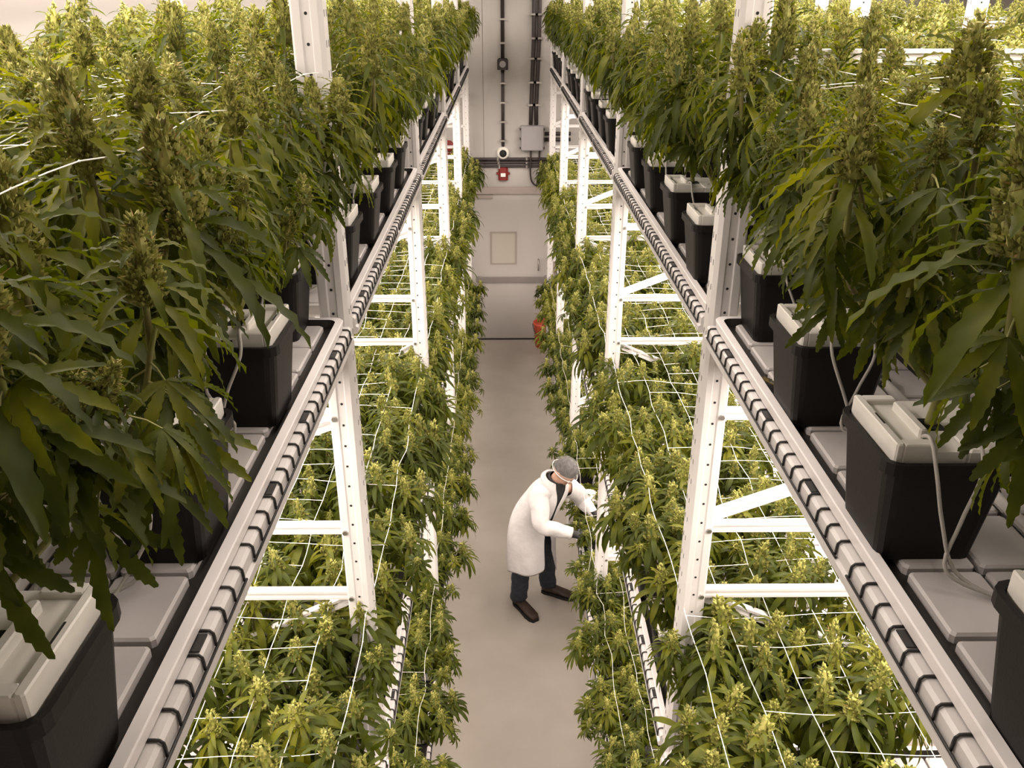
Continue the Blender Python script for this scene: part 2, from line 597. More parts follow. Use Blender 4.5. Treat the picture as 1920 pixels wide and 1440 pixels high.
def tray_mesh(dr):
    mb = MB()
    O = lambda lp: [(dr * x, y, z) for x, y, z in lp]
    o0, o1 = 0.014, 0.014 + TW
    rw = 0.021
    outb = O(rrect(o0 + 0.004, o1 - 0.004, TY0, TY1, 0.03, 0.006))
    outt = O(rrect(o0, o1, TY0, TY1, 0.03, 0.032))
    top1 = O(rrect(o0 + 0.002, o1 - 0.002, TY0 + 0.002, TY1 - 0.002, 0.03, 0.035))
    top2 = O(rrect(o0 + rw, o1 - rw, TY0 + rw, TY1 - rw, 0.025, 0.035))
    inb = O(rrect(o0 + rw + 0.003, o1 - rw - 0.003, TY0 + rw + 0.003, TY1 - rw - 0.003, 0.025, 0.008))
    mb.loft([outb, outt, top1, top2], 0, False, False, False)
    mb.loft([top2, inb], 1, False, True, False)
    b = len(mb.v)
    mb.v += outb
    mb.face(list(range(b, b + len(outb)))[::-1], 0)
    if dr < 0:
        mb.f = [q[::-1] for q in mb.f]
    return mb


TRAY_ME = {d: tray_mesh(d).mesh('flood_tray', [M_TRAY, M_LINER]) for d in (1, -1)}
PW, PLN = 0.124, 0.160
PANEL_ME = MB().bevbox(-PW / 2, PW / 2, -PLN / 2, PLN / 2, 0, 0.018, 0.006).mesh('tray_panel', M_PANEL)
NCOL, NROW = 9, 13
PY_PITCH = (TY1 - TY0 - 0.09) / NROW


def panel_pos(c, r):
    return 0.070 + PW / 2 + c * 0.133, TY0 + 0.05 + PY_PITCH * (r + 0.5)


def panels_joined(dr, cols):
    mb = MB()
    one = MB().bevbox(-PW / 2, PW / 2, -PLN / 2, PLN / 2, 0, 0.018, 0.006)
    for c in cols:
        for r in range(NROW):
            o, y = panel_pos(c, r)
            mb.add(one, T(dr * o, y, 0.008))
    return mb.mesh('tray_panels', M_PANEL)


PJ_ALL = {d: panels_joined(d, range(NCOL)) for d in (1, -1)}
PJ_REST = {d: panels_joined(d, range(5, NCOL)) for d in (1, -1)}

# wire deck pieces
WN = 21


def wire_mesh(sg):
    mb = MB()
    pts = [(-DEPTH + 0.04, 0, 0.003), (-0.010, 0, 0.003), (-0.003, 0, 0.0025), (0.0022, 0, -0.003), (0.003, 0, -0.010), (0.0035, 0, -0.027)]
    mb.tube([(sg * x, y, z) for x, y, z in pts], 0.0026, 6)
    return mb


WIRE_MB = {s: wire_mesh(s) for s in (1, -1)}
WIRE_ME = {s: WIRE_MB[s].mesh('deck_wire', M_WIRE) for s in (1, -1)}


def deck_all(sg, L_):
    mb = MB()
    for k in range(WN):
        mb.add(WIRE_MB[sg], T(0, 0.02 + (L_ - 0.04) * k / (WN - 1), 0))
    return mb.mesh('deck_wires', M_WIRE)


DL = BL / 2 - 0.03
DECK_ME = {s: deck_all(s, DL) for s in (1, -1)}
FRONTW_ME = {s: MB().tube([(s * 0.0052, 0.012, -0.0285), (s * 0.0052, DL - 0.012, -0.0285)], 0.0028, 6).mesh('front_wire', M_WIRE) for s in (1, -1)}
CHAN_ME = {s: MB().box(s * -0.044, s * -0.004, -0.02, 0.02, 0.0005, 0.0035).mesh('deck_channel', M_WIRE) for s in (1, -1)}

for rk, (fx, dr) in RACKS.items():
    sg = -dr
    nm = {'left': 'left rack', 'right': 'right rack', 'next': 'rear right rack'}[rk]
    for tn, tz in TIER.items():
        if rk == 'next' and tn != 'top':
            continue
        for b, (y0, y1) in enumerate(BAY):
            if rk == 'next' and b < 1:
                continue
            where = f'{nm}, {TNAME[tn]} shelf, {ORD[b]} bay from the camera'
            tag(put('shelf_beam', BEAM_ME[sg], None, T(fx, y0, tz)), 'white steel step beam facing the aisle, ' + where, 'shelf beam', nm + ' front beams')
            tag(put('shelf_beam', BEAM_ME[dr], None, T(fx + dr * (DEPTH + 0.006), y0, tz)), 'white rear step beam, ' + where, 'shelf beam', nm + ' rear beams')
            # decks
            for h in (0, 1):
                yd = y0 + 0.015 + h * BL / 2
                dk = thing('wire_deck', f'black wire deck, {"near" if h == 0 else "far"} half, ' + where, 'wire deck', (fx, yd, tz), nm + ' wire decks')
                if tn == 'top' and b <= 1 and rk != 'next':
                    for k in range(WN):
                        put('deck_wire', WIRE_ME[sg], dk, T(0, 0.02 + (DL - 0.04) * k / (WN - 1), 0))
                else:
                    o = put('deck_wires', DECK_ME[sg], dk)
                    o['kind'] = 'stuff'
                put('front_wire', FRONTW_ME[sg], dk)
                for k in (3, 9, 16):
                    put('deck_channel', CHAN_ME[sg], dk, T(0, 0.02 + (DL - 0.04) * (k + 0.5) / (WN - 1), 0))
            # tray
            tr = tag(put('flood_tray', TRAY_ME[dr], None, T(fx, y0, tz)), 'white grow tray with dark channels, ' + where, 'grow tray', nm + ' grow trays')
            if tn == 'top' and b <= 1 and rk != 'next':
                for c in range(5):
                    for r in range(NROW):
                        o, y = panel_pos(c, r)
                        put('tray_panel', PANEL_ME, tr, T(dr * o, y, 0.008))
                pj = put('tray_panels', PJ_REST[dr], tr)
            else:
                pj = put('tray_panels', PJ_ALL[dr], tr)
            pj['kind'] = 'stuff'
            # irrigation pipe
            if tn == 'top' and rk != 'next':
                px = fx + dr * 0.335
                pp = thing('irrigation_pipe', 'white irrigation pipe behind front pots, ' + where, 'pipe', (px, y0, tz + 0.026), nm + ' irrigation pipes')
                MB().tube([(0, 0.06, 0.011), (0, BL - 0.06, 0.011)], 0.011, 10).build('pipe', M_PIPE, pp)
                for k in range(4):
                    yy = 0.28 + k * 0.52
                    MB().tube([(0, yy - 0.012, 0.011), (0, yy + 0.012, 0.011)], 0.0145, 8).tube([(0, yy, 0.02), (0, yy, 0.038)], 0.005, 6).build('emitter', M_WIRE, pp)
            # grow lights below the upper two shelves
            if tn in ('top', 'mid') and rk != 'next':
                g = thing('grow_light', 'white LED grow light under ' + where, 'grow light', (fx + dr * (DEPTH / 2), y0, tz - 0.05), nm + ' grow lights')
                for k in range(4):
                    xo = -0.42 + 0.28 * k
                    MB().bevbox(xo - 0.025, xo + 0.025, 0.08, BL - 0.08, -0.075, -0.05, 0.006).build('led_bar', M_LED, g)
                for yy in (0.3, BL - 0.3):
                    MB().box(-0.60, 0.60, yy - 0.02, yy + 0.02, -0.05, -0.02).build('cross_bar', M_LED, g)
    # hanging lights over the top shelf
    for b, (y0, y1) in enumerate(BAY):
        if b < 1 and rk == 'next':
            continue
        g = thing('grow_light', f'white hanging LED grow light over the {nm}, {ORD[b]} bay from the camera', 'grow light', (fx + dr * (DEPTH / 2 + 0.22), y0, 5.49), 'hanging grow lights')
        for k in range(4):
            xo = -0.33 + 0.22 * k
            MB().bevbox(xo - 0.025, xo + 0.025, 0.08, BL - 0.08, 0.0, 0.03, 0.006).build('led_bar', M_LED, g)
        for yy in (0.3, BL - 0.3):
            MB().box(-0.38, 0.38, yy - 0.02, yy + 0.02, 0.03, 0.06).build('cross_bar', M_LED, g)
            MB().tube([(0, yy, 0.05), (0, yy, ZC - 5.49)], 0.006, 6).build('hanger', M_STEEL, g)


g = thing('added_aisle_fixture', 'long narrow white strip added unseen above the aisle to brighten it', 'ceiling light', (0.075, 0.1, 6.61))  # unseen housing made up to go with the added aisle fill
MB().bevbox(-0.09, 0.09, 0, 11.0, 0.0, 0.06, 0.01).build('housing', M_LED, g)
for yy in (1.0, 4.0, 7.0, 10.0):
    MB().box(-0.03, 0.03, yy - 0.03, yy + 0.03, 0.06, 0.09).build('bracket', M_STEEL, g)


# trellis nets
def net_mesh(o0, o1, y0, y1, dr, jit, r, seed):
    rn = random.Random(seed)
    cell = 0.152
    nx = int(round((o1 - o0) / cell))
    ny = int(round((y1 - y0) / cell))
    P = {}
    for i in range(nx + 1):
        for j in range(ny + 1):
            P[i, j] = Vector((dr * (o0 + i * cell) + rn.gauss(0, jit), y0 + j * cell + rn.gauss(0, jit), rn.gauss(0, jit * 0.9) + 0.012 * math.sin(j * 0.35 + i)))
    mb = MB()
    for i in range(nx + 1):
        mb.tube(smooth_path([P[i, j] for j in range(ny + 1)], 2), r, 4, smooth=False)
    for j in range(ny + 1):
        i0 = rn.choice((0, 1, 1, 2, 2))
        mb.tube(smooth_path([P[i, j] for i in range(i0, nx + 1)], 3), r, 4, smooth=False)
    for p in P.values():
        b = len(mb.v)
        k = r * 2.6
        mb.v += [p + Vector(q) * k for q in ((1, 0, 0), (0, 1, 0), (-1, 0, 0), (0, -1, 0), (0, 0, 0.8), (0, 0, -0.8))]
        for q in ((0, 1, 4), (1, 2, 4), (2, 3, 4), (3, 0, 4), (1, 0, 5), (2, 1, 5), (3, 2, 5), (0, 3, 5)):
            mb.face([b + n_ for n_ in q])
    return mb


for rk, tn, z, o0, o1, y0, y1, jit in (('left', 'mid', 2.985, 0.02, 1.25, 1.2, 12.0, 0.005), ('right', 'mid', 2.985, 0.02, 1.25, 1.2, 12.0, 0.005),
                                       ('left', 'top', 4.80, 0.04, 1.25, 0.75, 12.0, 0.010), ('right', 'top', 4.82, 0.04, 1.25, 0.75, 12.0, 0.010),
                                       ('next', 'top', 4.84, 0.05, 1.25, 2.6, 12.0, 0.010),
                                       ('left', 'low', 1.27, 0.02, 0.8, 2.6, 12.0, 0.008), ('right', 'low', 1.27, 0.02, 0.8, 2.6, 12.0, 0.008)):
    fx, dr = RACKS[rk]
    nm = {'left': 'left rack', 'right': 'right rack', 'next': 'rear right rack'}[rk]
    o = net_mesh(o0, o1, 0, y1 - y0, dr, jit, 0.0013 if tn == 'mid' else 0.0010, len(rk) * 3 + len(tn) + ord(tn[0])).build('trellis_net', M_NET, None, T(fx, y0, z))
    tag(o, f'white string trellis net stretched over the plants, {nm}, {TNAME[tn]} shelf', 'trellis net', 'trellis nets')


# ================================================================== PLANTS
def leaflet(mb, M, L_, W_, n, droop, fold=0.35, serr=0.0, m=0, twist=0.0, r=None):
    b = len(mb.v)
    x = z = 0.0
    for i in range(n + 1):
        t_ = i / n
        a = droop * t_
        if i:
            x += math.cos(a) * L_ / n
            z -= math.sin(a) * L_ / n
        wv = W_ * 2.05 * (t_ ** 0.85) * ((1 - t_) ** 0.78) if 0 < t_ < 1 else 0.0
        if i == 0:
            wv = W_ * 0.08
        sh = 0.0
        if serr and 0 < i < n:
            wv *= 1 + serr * (1 if i % 2 else -1)
            sh = L_ / n * (0.35 if i % 2 else -0.1)
        for p in ((x + sh, wv, z + fold * wv), (x, 0, z), (x + sh, -wv, z + fold * wv)):
            mb.v.append(tuple(M @ Vector(p)))
    for i in range(n):
        k = b + i * 3
        mb.face([k, k + 1, k + 4, k + 3], m, True)
        mb.face([k + 1, k + 2, k + 5, k + 4], m, True)


def fan_leaf(seed, n, serr):
    """palmate leaf, unit size: middle leaflet one unit long, stalk along +x"""
    r = random.Random(seed)
    mb = MB()
    ps = 0.45
    mb.tube([(0, 0, 0), (ps * 0.5, 0, 0.05), (ps, 0, 0.03)], [0.018, 0.014, 0.012], 3, 1, False)
    for ang, ln in ((0, 1.0), (33, 0.93), (-33, 0.93), (66, 0.72), (-66, 0.72), (104, 0.42), (-104, 0.42)):
        a = math.radians(ang + r.uniform(-6, 6))
        tilt = math.radians(6 + abs(ang) * 0.10 + r.uniform(-8, 10))
        M = T(ps, 0, 0.03) @ Matrix.Rotation(a, 4, 'Z') @ Matrix.Rotation(tilt, 4, 'Y') @ Matrix.Rotation(r.uniform(-0.25, 0.25), 4, 'X')
        leaflet(mb, M, ln * r.uniform(0.92, 1.08), 0.118 * (0.6 + 0.4 * ln), n, r.uniform(0.6, 1.25), 0.30, serr, 0)
    return mb


LEAF_HI = [fan_leaf(11 + k, 18, 0.12) for k in range(6)]
LEAF_LO = [fan_leaf(31 + k, 4, 0.0) for k in range(5)]
LU = 0.12
LEAF_ME = [MB().add(m_, Matrix.Scale(LU, 4)).mesh('leaf', [M_LEAF, M_STEM]) for m_ in LEAF_HI]
LEAFMID_ME = [MB().add(m_, Matrix.Scale(LU, 4)).mesh('leaf', [M_LEAF, M_STEM]) for m_ in (fan_leaf(51 + k, 5, 0.0) for k in range(5))]


def bud(seed, hi):
    """flower cluster, tip at z=0 going down; about 0.1 tall with a collar of narrow leaves. materials: leaf, bud, pistil"""
    r = random.Random(seed)
    mb = MB()
    h, rad = 0.078, 0.025
    prof = lambda t_: rad * (0.16 + 0.84 * (t_ ** 0.72)) * (1.0 if t_ < 0.75 else 1 - (t_ - 0.75) * 1.6)
    loops = []
    for i in range(6):
        t_ = i / 5
        loops.append([(prof(t_) * 0.68 * math.cos(k * PI / 4), prof(t_) * 0.68 * math.sin(k * PI / 4), -h * (0.06 + 0.94 * t_)) for k in range(8)])
    mb.loft(loops[::-1], 1, True, True, False)
    nb = 680 if hi else 130
    # clumps of bracts
    cl = [(r.random() ** 0.75, r.uniform(0, 2 * PI)) for _ in range(34 if hi else 18)]
    for k in range(nb):
        if k % 3:
            ct, ca = cl[r.randrange(len(cl))]
            t_ = min(0.98, max(0.0, ct + r.gauss(0, 0.05)))
            a = ca + r.gauss(0, 0.28)
            pr_ = prof(t_) * 1.12
        else:
            t_, a = r.random() ** 0.8, r.uniform(0, 2 * PI)
            pr_ = prof(t_) * 0.9
        base = Vector((pr_ * r.uniform(0.62, 0.92) * math.cos(a), pr_ * r.uniform(0.62, 0.92) * math.sin(a), -h * t_))
        out = Vector((math.cos(a), math.sin(a), 0.55 + 0.9 * (1 - t_))).normalized()
        ln = r.uniform(0.006, 0.011) * (0.75 if hi else 1.25)
        sw = r.uniform(0.0018, 0.0030) * (0.85 if hi else 1.6)
        x = out.cross(Vector((0, 0, 1)))
        x = x.normalized() if x.length > 1e-4 else Vector((1, 0, 0))
        y = out.cross(x)
        b = len(mb.v)
        for q in range(4):
            an = q * PI / 2
            mb.v.append(tuple(base + out * ln * 0.35 + (x * math.cos(an) + y * math.sin(an)) * sw))
        mb.v.append(tuple(base + out * ln))
        mb.v.append(tuple(base))
        for q in range(4):
            mb.face([b + q, b + (q + 1) % 4, b + 4], 1, False)
            mb.face([b + (q + 1) % 4, b + q, b + 5], 1, False)
    for k in range(50 if hi else 16):
        t_, a = r.random(), r.uniform(0, 2 * PI)
        p = prof(t_) * 0.95
        base = Vector((p * math.cos(a), p * math.sin(a), -h * t_))
        d = Vector((math.cos(a + r.uniform(-1, 1)), math.sin(a + r.uniform(-1, 1)), r.uniform(-0.2, 1.2))).normalized()
        s_ = d.orthogonal().normalized() * 0.0008
        b = len(mb.v)
        mb.v += [tuple(base - s_), tuple(base + s_), tuple(base + d * r.uniform(0.006, 0.012))]
        mb.face([b, b + 1, b + 2], 2)
    # narrow sugar leaves
    nl = 34 if hi else 32
    for k in range(nl):
        u = k / (nl - 1)
        t_ = 0.18 + 1.15 * u
        a = k * 2.39996 + r.uniform(-0.25, 0.25)
        ln = (0.030 + 0.078 * min(1.0, u * 1.25)) * r.uniform(0.82, 1.18)
        pitch = math.radians(-52 + 58 * u + r.uniform(-10, 10))
        M = Matrix.Rotation(a, 4, 'Z') @ T(prof(min(t_, 1.0)) * 0.5, 0, -h * t_) @ Matrix.Rotation(pitch, 4, 'Y') @ Matrix.Rotation(r.uniform(-0.3, 0.3), 4, 'X')
        leaflet(mb, M, ln * (0.9 if hi else 1.0), ln * (0.095 if hi else (0.14 if u > 0.4 else 0.12)), 12 if hi else 5, r.uniform(1.0, 1.75), 0.3, 0.12 if hi else 0, 0)
    mb.tube([(0, 0, -h * 0.95), (0, 0, -h * 1.7)], 0.004, 4, 3, False)
    return mb


BUD_HI = [bud(101 + k, True) for k in range(5)]
BUD_LO = [bud(131 + k, False) for k in range(5)]
BMATS = [M_LEAF, M_BUD, M_PIST, M_STEM]
BUD_ME = [m_.mesh('flower_bud', BMATS) for m_ in BUD_HI]
BUDLO_ME = [m_.mesh('flower_bud', BMATS) for m_ in BUD_LO]


def spec(seed, H, R, n, per, lf, bs, base, skirt, small):
    """a plant: stems (polylines), buds and leaves as matrices, from the top of the tray"""
    r = random.Random(seed)
    stems, buds, leaves = [], [], []
    trunk = Vector((r.uniform(-0.01, 0.01), r.uniform(-0.01, 0.01), base + 0.05))
    stems.append(([Vector((0, 0, base - 0.03)), trunk], 0.011))
    for k in range(n):
        rr = R * math.sqrt((k + 0.4) / n)
        a = k * 2.39996 + r.uniform(-0.35, 0.35)
        top = Vector((rr * math.cos(a), rr * math.sin(a), H - 0.13 * (rr / R) ** 2 + r.uniform(-0.055, 0.05)))
        mid = Vector((top.x * 0.75 + r.uniform(-0.02, 0.02), top.y * 0.75 + r.uniform(-0.02, 0.02), base + 0.05 + (top.z - base) * 0.38))
        pth = smooth_path([trunk, mid, top - Vector((0, 0, 0.09 * bs))], 4)
        stems.append((pth, r.uniform(0.0045, 0.0065)))
        s_ = bs * r.uniform(0.75, 1.3)
        tx, ty = r.gauss(0, 0.10) + top.y * -0.3, r.gauss(0, 0.10) + top.x * 0.3
        buds.append((T(*top) @ Matrix.Rotation(tx, 4, 'X') @ Matrix.Rotation(ty, 4, 'Y') @ Matrix.Rotation(r.uniform(0, 6.28), 4, 'Z') @ Matrix.Diagonal((s_, s_, s_ * r.uniform(0.95, 1.3), 1)), r.randrange(5)))
        for q in range(per):
            u = (q + r.uniform(0.2, 0.9)) / per
            zt = skirt + (0.88 - skirt) * u
            # point along stem
            f = zt * (len(pth) - 1)
            i0 = min(int(f), len(pth) - 2)
            p = pth[i0].lerp(pth[i0 + 1], f - i0)
            oa = a + r.gauss(0, 1.1)
            pit = math.radians(r.uniform(-12, 28) + 30 * (1 - u))
            sz = lf * r.uniform(0.7, 1.15) * (1.0 if u < 0.8 else 0.8)
            leaves.append((T(*p) @ Matrix.Rotation(oa, 4, 'Z') @ Matrix.Rotation(pit, 4, 'Y') @ Matrix.Rotation(r.gauss(0, 0.3), 4, 'X') @ Matrix.Scale(sz, 4), r.randrange(5)))
    for k in range(small):   # small side buds lower down
        a = r.uniform(0, 6.28)
        rr = R * r.uniform(0.6, 1.12)
        p = Vector((rr * math.cos(a), rr * math.sin(a), H * r.uniform(0.62, 0.86)))
        s_ = bs * r.uniform(0.45, 0.7)
        buds.append((T(*p) @ Matrix.Rotation(r.gauss(0, 0.3) - p.y * 0.8, 4, 'X') @ Matrix.Rotation(r.gauss(0, 0.3) + p.x * 0.8, 4, 'Y') @ Matrix.Scale(s_, 4), r.randrange(5)))
        stems.append(([Vector((p.x * 0.4, p.y * 0.4, p.z - 0.16)), Vector((p.x * 0.8, p.y * 0.8, p.z - 0.13)), p - Vector((0, 0, 0.05))], 0.003))
        leaves.append((T(*(p - Vector((0, 0, 0.06)))) @ Matrix.Rotation(a + r.gauss(0, 0.5), 4, 'Z') @ Matrix.Rotation(math.radians(r.uniform(10, 50)), 4, 'Y') @ Matrix.Scale(lf * r.uniform(0.6, 0.9), 4), r.randrange(5)))
    return dict(stems=stems, buds=buds, leaves=leaves)


def stems_mb(sp, n=5):
    mb = MB()
    for pth, r_ in sp['stems']:
        k = len(pth)
        mb.tube(pth, [r_ * (1.15 - 0.45 * i / (k - 1)) for i in range(k)], n, 0, False)
    return mb


POTH, POTR, POTB = 0.205, 0.110, 0.084


def sq(r, c, z, k=3):
    return rrect(-r, r, -r, r, c, z, k)


def pot_mb():
    mb = MB()
    mb.loft([sq(POTB, 0.02, 0.0), sq(0.104, 0.024, POTH - 0.022), sq(POTR + 0.003, 0.028, POTH - 0.022), sq(POTR + 0.003, 0.028, POTH),
             sq(POTR - 0.006, 0.026, POTH), sq(0.098, 0.022, POTH - 0.03)], 0, True, True, False)
    return mb


def lid_mb():
    """white two-half cover with a dish at the aisle side (+x) and a hole for the stem. materials: lid, slot"""
    mb = MB()
    z0, z1 = POTH - 0.012, POTH + 0.026
    s = 0.096
    # base slab in pieces round the stem hole, thin seam between halves
    mb.bevbox(-s, 0.030, -s, -0.0012, z0, z1 - 0.008, 0.006, 0)
    mb.bevbox(-s, -0.022, 0.0012, s, z0, z1 - 0.008, 0.006, 0)
    mb.box(-0.022, 0.030, 0.022, s, z0, z1 - 0.010, 0)
    # raised block with recessed dish
    mb.box(0.030, s - 0.004, -s + 0.004, s - 0.004, z0, z1 - 0.006, 0)
    mb.bevbox(0.082, s, -s, s, z0, z1 + 0.004, 0.003, 0)
    mb.bevbox(0.026, 0.084, -s, -s + 0.022, z0, z1 + 0.003, 0.003, 0)
    mb.bevbox(0.026, 0.084, s - 0.022, s, z0, z1 + 0.003, 0.003, 0)
    mb.bevbox(0.028, 0.042, -0.055, 0.055, z0, z1 + 0.010, 0.003, 0)
    # dark slots
    mb.box(0.0845, 0.0875, -0.02, 0.02, z1 + 0.003, z1 + 0.0046, 1)
    mb.box(-0.05, -0.022, -s - 0.0006, -s + 0.006, z1 - 0.018, z1 - 0.0125, 1)
    mb.box(-0.012, 0.016, -s - 0.0006, -s + 0.006, z1 - 0.018, z1 - 0.0125, 1)
    mb.box(-0.02, 0.024, -0.020, 0.020, z1 - 0.0085, z1 - 0.0072, 1)
    return mb


POT_MB, LID_MB = pot_mb(), lid_mb()
MIR = Matrix.Rotation(PI, 4, 'Z')
POT_ME = POT_MB.mesh('pot', M_POT)
LID_ME = LID_MB.mesh('pot_lid', [M_LID, M_SLOT])

KINDS = {
    'top': [spec(200 + k, 0.86, 0.25, 9, 11, 0.114, 1.35, 0.215, 0.40, 8) for k in range(6)],
    'mid': [spec(300 + k, 0.77, 0.245, 10, 8, 0.122, 1.30, 0.215, 0.34, 6) for k in range(5)],
    'low': [spec(400 + k, 0.57, 0.27, 12, 8, 0.110, 1.10, 0.20, 0.20, 12) for k in range(4)],
}
STEM_ME = {k: [stems_mb(s).mesh('stem', M_STEM) for s in v] for k, v in KINDS.items()}


def foliage_mb(sp):
    mb = MB()
    for M, v in sp['leaves']:
        mb.add(LEAF_LO[v], M)
    return mb


FOL_ME = {k: [foliage_mb(s).mesh('foliage', [M_LEAF, M_STEM]) for s in v] for k, v in KINDS.items()}


def whole_mb(sp):
    """everything in one mesh for the far plants; materials leaf, bud, pistil, stem, pot, lid, slot"""
    mb = MB()
    for M, v in sp['leaves']:
        o = LEAF_LO[v]
        c = MB()
        c.v, c.f, c.sm = o.v, o.f, o.sm
        c.m = [0 if q == 0 else 3 for q in o.m]
        mb.add(c, M)
    for M, v in sp['buds']:
        mb.add(BUD_LO[v], M)
    st = stems_mb(sp, 4)
    st.m = [3] * len(st.m)
    mb.add(st)
    return mb


def with_pot(mb, ry):
    p = pot_mb()
    p.m = [4] * len(p.m)
    l_ = lid_mb()
    l_.m = [5 + q for q in l_.m]
    out = MB().add(mb)
    out.add(p, Matrix.Rotation(ry, 4, 'Z'))
    out.add(l_, Matrix.Rotation(ry, 4, 'Z'))
    return out


WMATS = [M_LEAF, M_BUD, M_PIST, M_STEM, M_POT, M_LID, M_SLOT]
WHOLE = {}
for k_, v_ in KINDS.items():
    for i_, s_ in enumerate(v_[:4]):
        wb = whole_mb(s_)
        for dr in (1, -1):
            WHOLE[k_, i_, dr] = with_pot(wb, PI if dr > 0 else 0.0).mesh('cannabis_plant', WMATS)


def drip_tubes(root, dr, seed):
    r = random.Random(seed)
    for k in range(2):
        y0 = -0.045 - 0.0 * k
        x0 = (0.035 if k == 0 else -0.045) * -dr
        j = lambda a: r.uniform(-a, a)
        end = 0.19 + j(0.02)
        P_ = [(x0, y0, POTH + 0.018), (x0 + j(0.01), -0.085, POTH + 0.034), (x0 + j(0.01), -0.125, POTH - 0.01),
              (x0 - dr * -0.02 * (1 - 2 * k) + j(0.02), -0.145, 0.115), (x0 + dr * 0.05 * (1 - 2 * k) + j(0.02), -0.165, 0.035),
              (x0 + dr * (0.09 - 0.04 * k) + j(0.02), -0.20, 0.008), (dr * 0.15, -0.19 - 0.02 * k, 0.007), (dr * 0.175, -0.10, 0.012)]
        MB().tube(smooth_path(P_, 5), 0.0036, 6).build('drip_tube', M_TUBE, root)


def place_plant(kind, rk, row, idx, x, y, lod, label, group, seed):
    r = random.Random(seed)
    fx, dr = RACKS[rk]
    z = TIER[kind] + 0.026
    ry = PI if dr > 0 else 0.0
    rz = r.uniform(0, 2 * PI)
    sc = r.uniform(0.94, 1.06)
    if kind == 'low' and rk == 'right' and row == 0 and 5.0 < y < 6.5:
        sc = 0.50 if y > 5.3 else 0.64          # picked over by the worker
    if lod == 2:
        o = put('cannabis_plant', WHOLE[kind, r.randrange(4), dr], None, T(x, y, z))
        return tag(o, label, 'plant', group)
    v = r.randrange(len(KINDS[kind]))
    sp = KINDS[kind][v]
    t_ = thing('cannabis_plant', label, 'plant', (x, y, z), group)
    if kind == 'top' or row == 0:
        p = put('pot', POT_ME, t_, Matrix.Rotation(ry, 4, 'Z'))
        put('pot_lid', LID_ME, p)
    else:
        put('pot', POT_ME, t_)
    G = Matrix.Rotation(rz, 4, 'Z') @ Matrix.Diagonal((1, 1, sc, 1))
    put('stem', STEM_ME[kind][v], t_, G)
    if lod == 0:
        LM = LEAF_ME if kind == 'top' else LEAFMID_ME
        for M, lv in sp['leaves']:
            put('leaf', LM[lv], t_, G @ M @ Matrix.Scale(1 / LU, 4))
    else:
        put('foliage', FOL_ME[kind][v], t_, G)['kind'] = 'stuff'
    BM = BUD_ME if (kind == 'top' and lod == 0) else BUDLO_ME
    for M, bv in sp['buds']:
        put('flower_bud', BM[bv], t_, G @ M)
    if kind == 'top' and row == 0 and lod < 2 and y < 7.2:
        drip_tubes(t_, dr, seed + 5)
    return t_


ROWS = {'top': [0.135, 0.53, 0.95], 'mid': [0.12, 0.53], 'low': [0.10, 0.50]}
RNAME = ['aisle-side row', 'middle row', 'back row']
rng = random.Random(77)
PITCH = 0.52
for rk in ('left', 'right', 'next'):
    fx, dr = RACKS[rk]
    nm = {'left': 'left rack', 'right': 'right rack', 'next': 'rear right rack'}[rk]
    for kind in ('top', 'mid', 'low'):
        if rk == 'next' and kind != 'top':
            continue
        for row, o in enumerate(ROWS[kind]):
            start = {'top': 0.78, 'mid': 1.35, 'low': 2.75}[kind] + (PITCH / 2 if row % 2 else 0.0)
            if rk == 'next':
                start += (5 if row < 2 else 8) * PITCH
            n_ = 0
            y = start
            while y < (7.0 if (kind == 'low' and row == 1) else 12.05):
                oo = o
                if row == 0 and min(abs(y - q) for q in POST_Y) < 0.19:
                    oo = o + 0.062
                if kind == 'low' and row == 0 and rk == 'right' and 5.2 < y < 6.4:
                    oo += 0.09
                if kind == 'top' and row == 0 and rk == 'right':
                    oo -= 0.018
                x = fx + dr * oo
                if kind == 'top':
                    lod = 0 if (rk != 'next' and ((row == 0 and y < 4.3) or (row == 1 and y < 3.6) or (row == 2 and y < 2.6))) else (1 if y < 7.5 and rk != 'next' else 2)
                elif kind == 'mid':
                    lod = 0 if y < 3.9 else (1 if y < 7.5 else 2)
                else:
                    lod = 1 if y < 7.5 else 2
                lab = f'flowering cannabis plant, {nm}, {TNAME[kind]} shelf, {RNAME[row]}, {ORD[n_]} from the camera'
                place_plant(kind, rk, row, n_, x + rng.uniform(-0.008, 0.008), y + rng.uniform(-0.012, 0.012), lod, lab,
                            f'plants on the {nm} {TNAME[kind]} shelf', rng.randrange(10 ** 6))
                y += PITCH
                n_ += 1


# small things
M_BLUE = mat('blue_plastic', (0.03, 0.07, 0.30), 0.4)
M_DRY = mat('dry_leaf', (0.20, 0.15, 0.05), 0.8)
t = thing('plant_tag', 'white plant stake with blue tip between the right front pots', 'plant tag', (0.935, 2.06, TIER['top'] + 0.026))
MB().bevbox(-0.011, 0.011, -0.0015, 0.0015, 0.0, 0.20, 0.0008).build('stake', M_LID, t)
MB().bevbox(-0.013, 0.013, -0.003, 0.003, 0.13, 0.17, 0.001).build('blue_label', M_BLUE, t)
t = thing('fallen_leaf', 'dried brown leaf lying on the tray beside a right front pot', 'leaf', (0.648, 1.98, TIER['top'] + 0.027))
for k in range(5):
    d_ = MB()
    leaflet(d_, Matrix.Rotation(0.5 * k - 0.4, 4, 'Z') @ Matrix.Rotation(-0.25, 4, 'Y'), 0.055 - 0.006 * abs(k - 2), 0.008, 6, 0.9, 0.5, 0.1)
    d_.build('leaflet', M_DRY, t, T(0, 0, 0.001))
t = thing('string_loop', 'white string with a small loop hanging from the net beside the worker', 'string', (0.62, 5.30, 0.70))
